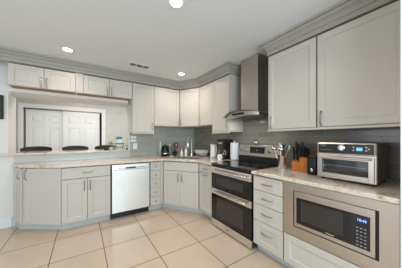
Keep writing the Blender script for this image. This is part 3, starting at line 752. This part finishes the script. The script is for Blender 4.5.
# red flower in a black pot
fp = thing('potted_flower', 'dark red flower with pale centre in a small black pot', 'potted plant', (1.60, 3.42, .9152))
MB().lathe([(.036, 0), (.040, .004), (.056, .085), (.060, .090), (.052, .090), (.046, .082), (0, .080)], n=24).build('pot', BLACK, fp, smooth=True)
b = MB(); b.tube([(0, 0, .08), (.004, -.008, .14), (.010, -.02, .19)], .004, 6); b.build('stem', DGREEN, fp)
b = MB(); fc_ = Vector((.010, -.022, .215))
Mf = Matrix.Translation(fc_) @ Matrix.Rotation(math.radians(80), 4, 'X')
for ring, (n_, L_, tilt) in enumerate(((10, .066, .15), (8, .048, .5))):
    for k in range(n_):
        Mp = Mf @ Matrix.Rotation(2*PI*(k+.5*ring)/n_, 4, 'Z') @ Matrix.Rotation(-tilt, 4, 'Y')
        b.lathe([(0, -1), (.6, -.7), (.95, 0), (.6, .7), (0, 1)], n=8, M=Mp @ Matrix.Translation((L_*.55, 0, .003*ring)) @ Matrix.Rotation(PI/2, 4, 'Y') @ Matrix.Diagonal((.003, .016, L_*.5, 1)))
b.build('petals', RED, fp, smooth=True)
MB().ball((0, 0, 0), .021, (1, 1, .5)).build('flower_centre', PINK, fp, smooth=True).matrix_local = Mf @ Matrix.Translation((0, 0, .008))
b = MB()
for k in range(9):
    a = 2*PI*k/9+.3; L_ = .05+.012*(k % 3)
    b.lathe([(0, -1), (.7, -.5), (1, 0), (.6, .6), (0, 1)], n=6, M=Matrix.Translation((0, 0, .09)) @ Matrix.Rotation(a, 4, 'Z') @ Matrix.Rotation(.7+.2*(k % 2), 4, 'Y') @ Matrix.Translation((0, 0, L_*.8)) @ Matrix.Diagonal((.003, .014, L_*.8, 1)))
b.build('leaves', DGREEN, fp, smooth=True)
bottle('soap_dispenser', 'short white soap dispenser left of the pink-topped bottle', 1.725, 3.36, .030, .110, WPLAST, CHROME, .03)
bottle('bottle', 'white bottle with pinkish cap between soap dispenser and faucet', 1.79, 3.29, .028, .150, WPLAST, PINK, .045, .6)
sd = thing('soap_dish', 'small white dish near the counter edge below the red flower', 'dish', (1.42, 3.16, .9152))
MB().lathe([(.022, 0), (.024, .004), (.040, .022), (.042, .024), (.037, .022), (.020, .006), (0, .006)], n=24).build('dish_body', WPLAST, sd, smooth=True)
MB().box(-.018, .018, -.012, .012, .0065, .020, .005).build('soap_bar', PAPER, sd)

# ------------------------------------------------------------------ on the bar ledge
BZ = 1.0602
pl = thing('potted_plant', 'small bright green leafy plant in a white pot on the bar ledge', 'potted plant', (.448, 3.78, BZ))
MB().lathe([(.024, 0), (.026, .003), (.034, .050), (.036, .052), (.030, .050), (0, .046)], n=20).build('pot', WPLAST, pl, smooth=True)
b = MB()
for k in range(34):
    a = random.uniform(0, 2*PI); el = random.uniform(.1, 1.3); rr = random.uniform(.02, .062); L_ = random.uniform(.020, .032)
    p = Vector((math.cos(a)*math.sin(el)*rr, math.sin(a)*math.sin(el)*rr, .070+math.cos(el)*rr*1.3+.01))
    b.lathe([(0, -1), (.8, -.4), (1, .1), (.5, .7), (0, 1)], n=6, M=Matrix.Translation(p) @ Matrix.Rotation(a, 4, 'Z') @ Matrix.Rotation(el*1.1, 4, 'Y') @ Matrix.Diagonal((.003, .011, L_, 1)))
b.build('leaves', GREEN, pl, smooth=True)
MB().tube([(0, 0, .045), (.003, 0, .09)], .004, 6).build('stem', DGREEN, pl)
bw = MB().lathe([(.030, 0), (.034, .004), (.050, .030), (.052, .032), (.046, .030), (.030, .008), (0, .008)], n=24).build('dark_bowl', BLACK, None, smooth=True)
bw.location = (.355, 3.79, BZ); tag(bw, 'small black bowl on the bar ledge left of the green plant', 'bowl')
stn = thing('wire_stand', 'little black wire stand on the bar ledge right of plant', 'stand', (.590, 3.80, BZ))
b = MB()
for sx in (-1, 1):
    for sy in (-1, 1):
        b.tube([(sx*.074, sy*.045, .002), (sx*.070, sy*.045, .06), (sx*.070, sy*.045, .110)], .003, 6)
b.tube([(-.07, -.045, .04), (.07, -.045, .04)], .002, 6); b.tube([(-.07, .045, .04), (.07, .045, .04)], .002, 6)
b.build('legs', BLACK, stn, smooth=True)
MB().box(-.074, .074, -.055, .055, .1105, .125, .003).build('shelf', BLACK, stn)
tb = thing('tissue_box', 'white box with blue top band on the black wire stand', 'box', (.585, 3.80, BZ+.1255))
MB().box(-.05, .05, -.035, .035, 0, .075, .003).build('carton', PAPER, tb)
MB().box(-.051, .051, -.036, .036, .0755, .125, .003).build('lid', TEALM, tb)
def tumbler(x, y, z, lab):
    t = MB().lathe([(.022, 0), (.026, .003), (.031, .085), (.029, .085), (.023, .006), (0, .006)], n=20).build('glass_tumbler', GLASS, None, smooth=True)
    t.location = (x, y, z); return tag(t, lab, 'glass', 'clear tumblers by the wire stand')
tumbler(.500, 3.68, BZ, 'clear tumbler on bar ledge between plant and wire stand')
tumbler(.640, 3.68, BZ, 'clear tumbler on bar ledge at right end of wire stand')
sp = thing('plant_sprig', 'thin yellow-green sprig in a small black holder at end of ledge', 'plant', (.712, 3.70, BZ))
MB().lathe([(.016, 0), (.018, .02), (.012, .03), (0, .03)], n=14).build('holder', BLACK, sp, smooth=True)
b = MB(); b.tube([(0, 0, .028), (-.01, 0, .07), (-.03, 0, .105)], .0025, 5)
for p, rz in (((-.02, 0, .09), -.9), ((-.035, 0, .11), -.5), ((-.005, 0, .075), .8)):
    b.lathe([(0, -1), (.8, -.4), (1, .1), (.5, .7), (0, 1)], n=6, M=Matrix.Translation(p) @ Matrix.Rotation(rz, 4, 'Y') @ Matrix.Diagonal((.009, .003, .024, 1)))
b.build('leaves', GREEN, sp, smooth=True)

# wall bits
ol = thing('wall_outlet', 'white double electrical outlet on tiled backsplash below tall cabinet', 'outlet', (.855, YB-.0125, 1.125))
MB().box(-.037, .037, -.006, 0, -.058, .058, .002).build('cover_plate', WPLAST, ol)
for z in (-.024, .024): MB().box(-.016, .016, -.008, -.0062, z-.014, z+.014, .001).build('socket', PAPER, ol)
for k, (z, lab) in enumerate(((1.300, 'upper white card stuck to backsplash above the outlet'), (1.235, 'lower white card stuck to backsplash just above the outlet'))):
    o = MB().box(-.052, .052, -.004, 0, -.022, .022).build('white_card', PAPER); o.location = (.825, YB-.0125, z); tag(o, lab, 'card', 'white cards above the outlet')
og = MB().lathe([(0, 0), (.026, 0), (.028, .006), (.012, .012), (0, .012)], n=20, M=Matrix.Rotation(PI/2, 4, 'X')).build('wall_ornament', ORANGE, None, smooth=True)
og.location = (.768, YB-.0125, 1.395); tag(og, 'small round orange ornament on wall at edge of pass-through', 'ornament')
pf_ = thing('framed_picture', 'dark framed picture on wall at left edge', 'picture', (-1.075, YB-.002, 1.72))
MB().frame(-.13, .13, -.17, .17, .02, -.02, -.001).build('frame', BLACK, pf_); MB().box(-.11, .11, -.012, -.002, -.15, .15).build('picture', PICT, pf_)

# ------------------------------------------------------------------ bar stools behind the ledge
st = thing('bar_stool', 'black leather bar stool behind the ledge, in front of left closet door', 'bar stool', (-.74, 4.42, 0), 0, 'black bar stools behind the ledge')
MB().box(-.20, .20, -.19, .19, .66, .73, .02).build('seat', LEATHER, st, smooth=True)
b = MB(); rows = []
for i in range(15):
    s = -1+2*i/14; x = s*.225; y = .20-.05*s*s; zt = 1.125-.022*s**4-.012*s*s
    rows.append([b.b.verts.new(p) for p in ((x, y-.024, .92), (x, y-.026, zt-.025), (x, y-.012, zt), (x, y+.012, zt), (x, y+.026, zt-.025), (x, y+.024, .92))])
for a, c in zip(rows, rows[1:]):
    for k in range(6): b.b.faces.new((a[k], a[(k+1) % 6], c[(k+1) % 6], c[k]))
b.b.faces.new(rows[0]); b.b.faces.new(rows[-1][::-1]); b.build('backrest', LEATHER, st, smooth=True)
for sx in (-1, 1):
    MB().tube([(sx*.17, .175, .72), (sx*.17, .185, .93)], .012, 8).build('back_post', BLACK, st)
    for sy in (-1, 1): MB().tube([(sx*.17, sy*.16, .665), (sx*.20, sy*.19, .002)], [.018, .014], 8).build('leg', BLACK, st)
b = MB().tube([(-.185, -.172, .28), (.185, -.172, .28), (.185, .172, .28), (-.185, .172, .28), (-.185, -.172, .28)], .009, 8); b.build('footrest', BLACK, st)
dup(st, (-.13, 4.42, 0), 0, 'black leather bar stool behind the ledge, middle of the three')
dup(st, (.44, 4.42, 0), 0, 'black leather bar stool behind the ledge, next to the green plant')

# ------------------------------------------------------------------ ceiling fittings
def lamp(x, y, label, power, first=[None]):
    if first[0] is None:
        t = thing('recessed_light', label, 'ceiling light', (x, y, H), 0, 'recessed ceiling lights')
        MB().lathe([(.052, -.001), (.064, -.001), (.066, -.004), (.062, -.009), (.050, -.011), (.048, -.004)], n=32).build('trim_ring', WHITE, t, smooth=True)
        MB().lathe([(0, -.0095), (.048, -.0095), (.048, -.0045), (0, -.0045)], n=32).build('lens', LAMP, t)
        first[0] = t
    else: t = dup(first[0], (x, y, H), 0, label)
    d = bpy.data.lights.new('lamp_light', 'AREA'); d.shape = 'DISK'; d.size = .11; d.energy = power; d.color = (1.0, .90, .78); d.spread = math.radians(150)
    o = bpy.data.objects.new('lamp_light', d); C.objects.link(o); o.location = (x, y, H-.016)
    return t
lamp(-.169, 2.90, 'small round recessed ceiling light above the two-door base cabinet', 3.2)
lamp(1.464, 2.87, 'small round recessed ceiling light nearest the corner wall cabinet', 5.6)
lamp(.661, 1.39, 'nearest recessed ceiling light, at top edge of the view', 7)
vt = thing('ceiling_vent', 'rectangular ceiling air vent with three louvre sections', 'vent', (.755, 2.93, H))
b = MB(); x0, x1, y0, y1 = -.165, .165, -.075, .075
b.box(x0, x1, y0, y0+.018, -.005, -.0005); b.box(x0, x1, y1-.018, y1, -.005, -.0005); b.box(x0, x0+.018, y0+.018, y1-.018, -.005, -.0005); b.box(x1-.018, x1, y0+.018, y1-.018, -.005, -.0005)
for x in (-.052, .052): b.box(x-.006, x+.006, y0+.018, y1-.018, -.005, -.0005)
b.build('frame', WHITE, vt)
MB().box(x0+.018, x1-.018, y0+.018, y1-.018, -.002, -.0005).build('duct_opening', BLACK, vt)
for sct in range(3):
    b = MB(); xa = x0+.020+sct*.1035
    for k in range(5):
        yy = y0+.028+k*.0235
        h_ = .0016 if sct < 2 else .0045
        b.box(-.0405, .0405, -h_, h_, -.0004, .0004, M=Matrix.Translation((xa+.042, yy, -.004)) @ Matrix.Rotation(.3 if sct < 2 else .6, 4, 'X'))
    b.build('louvre', WHITE, vt)
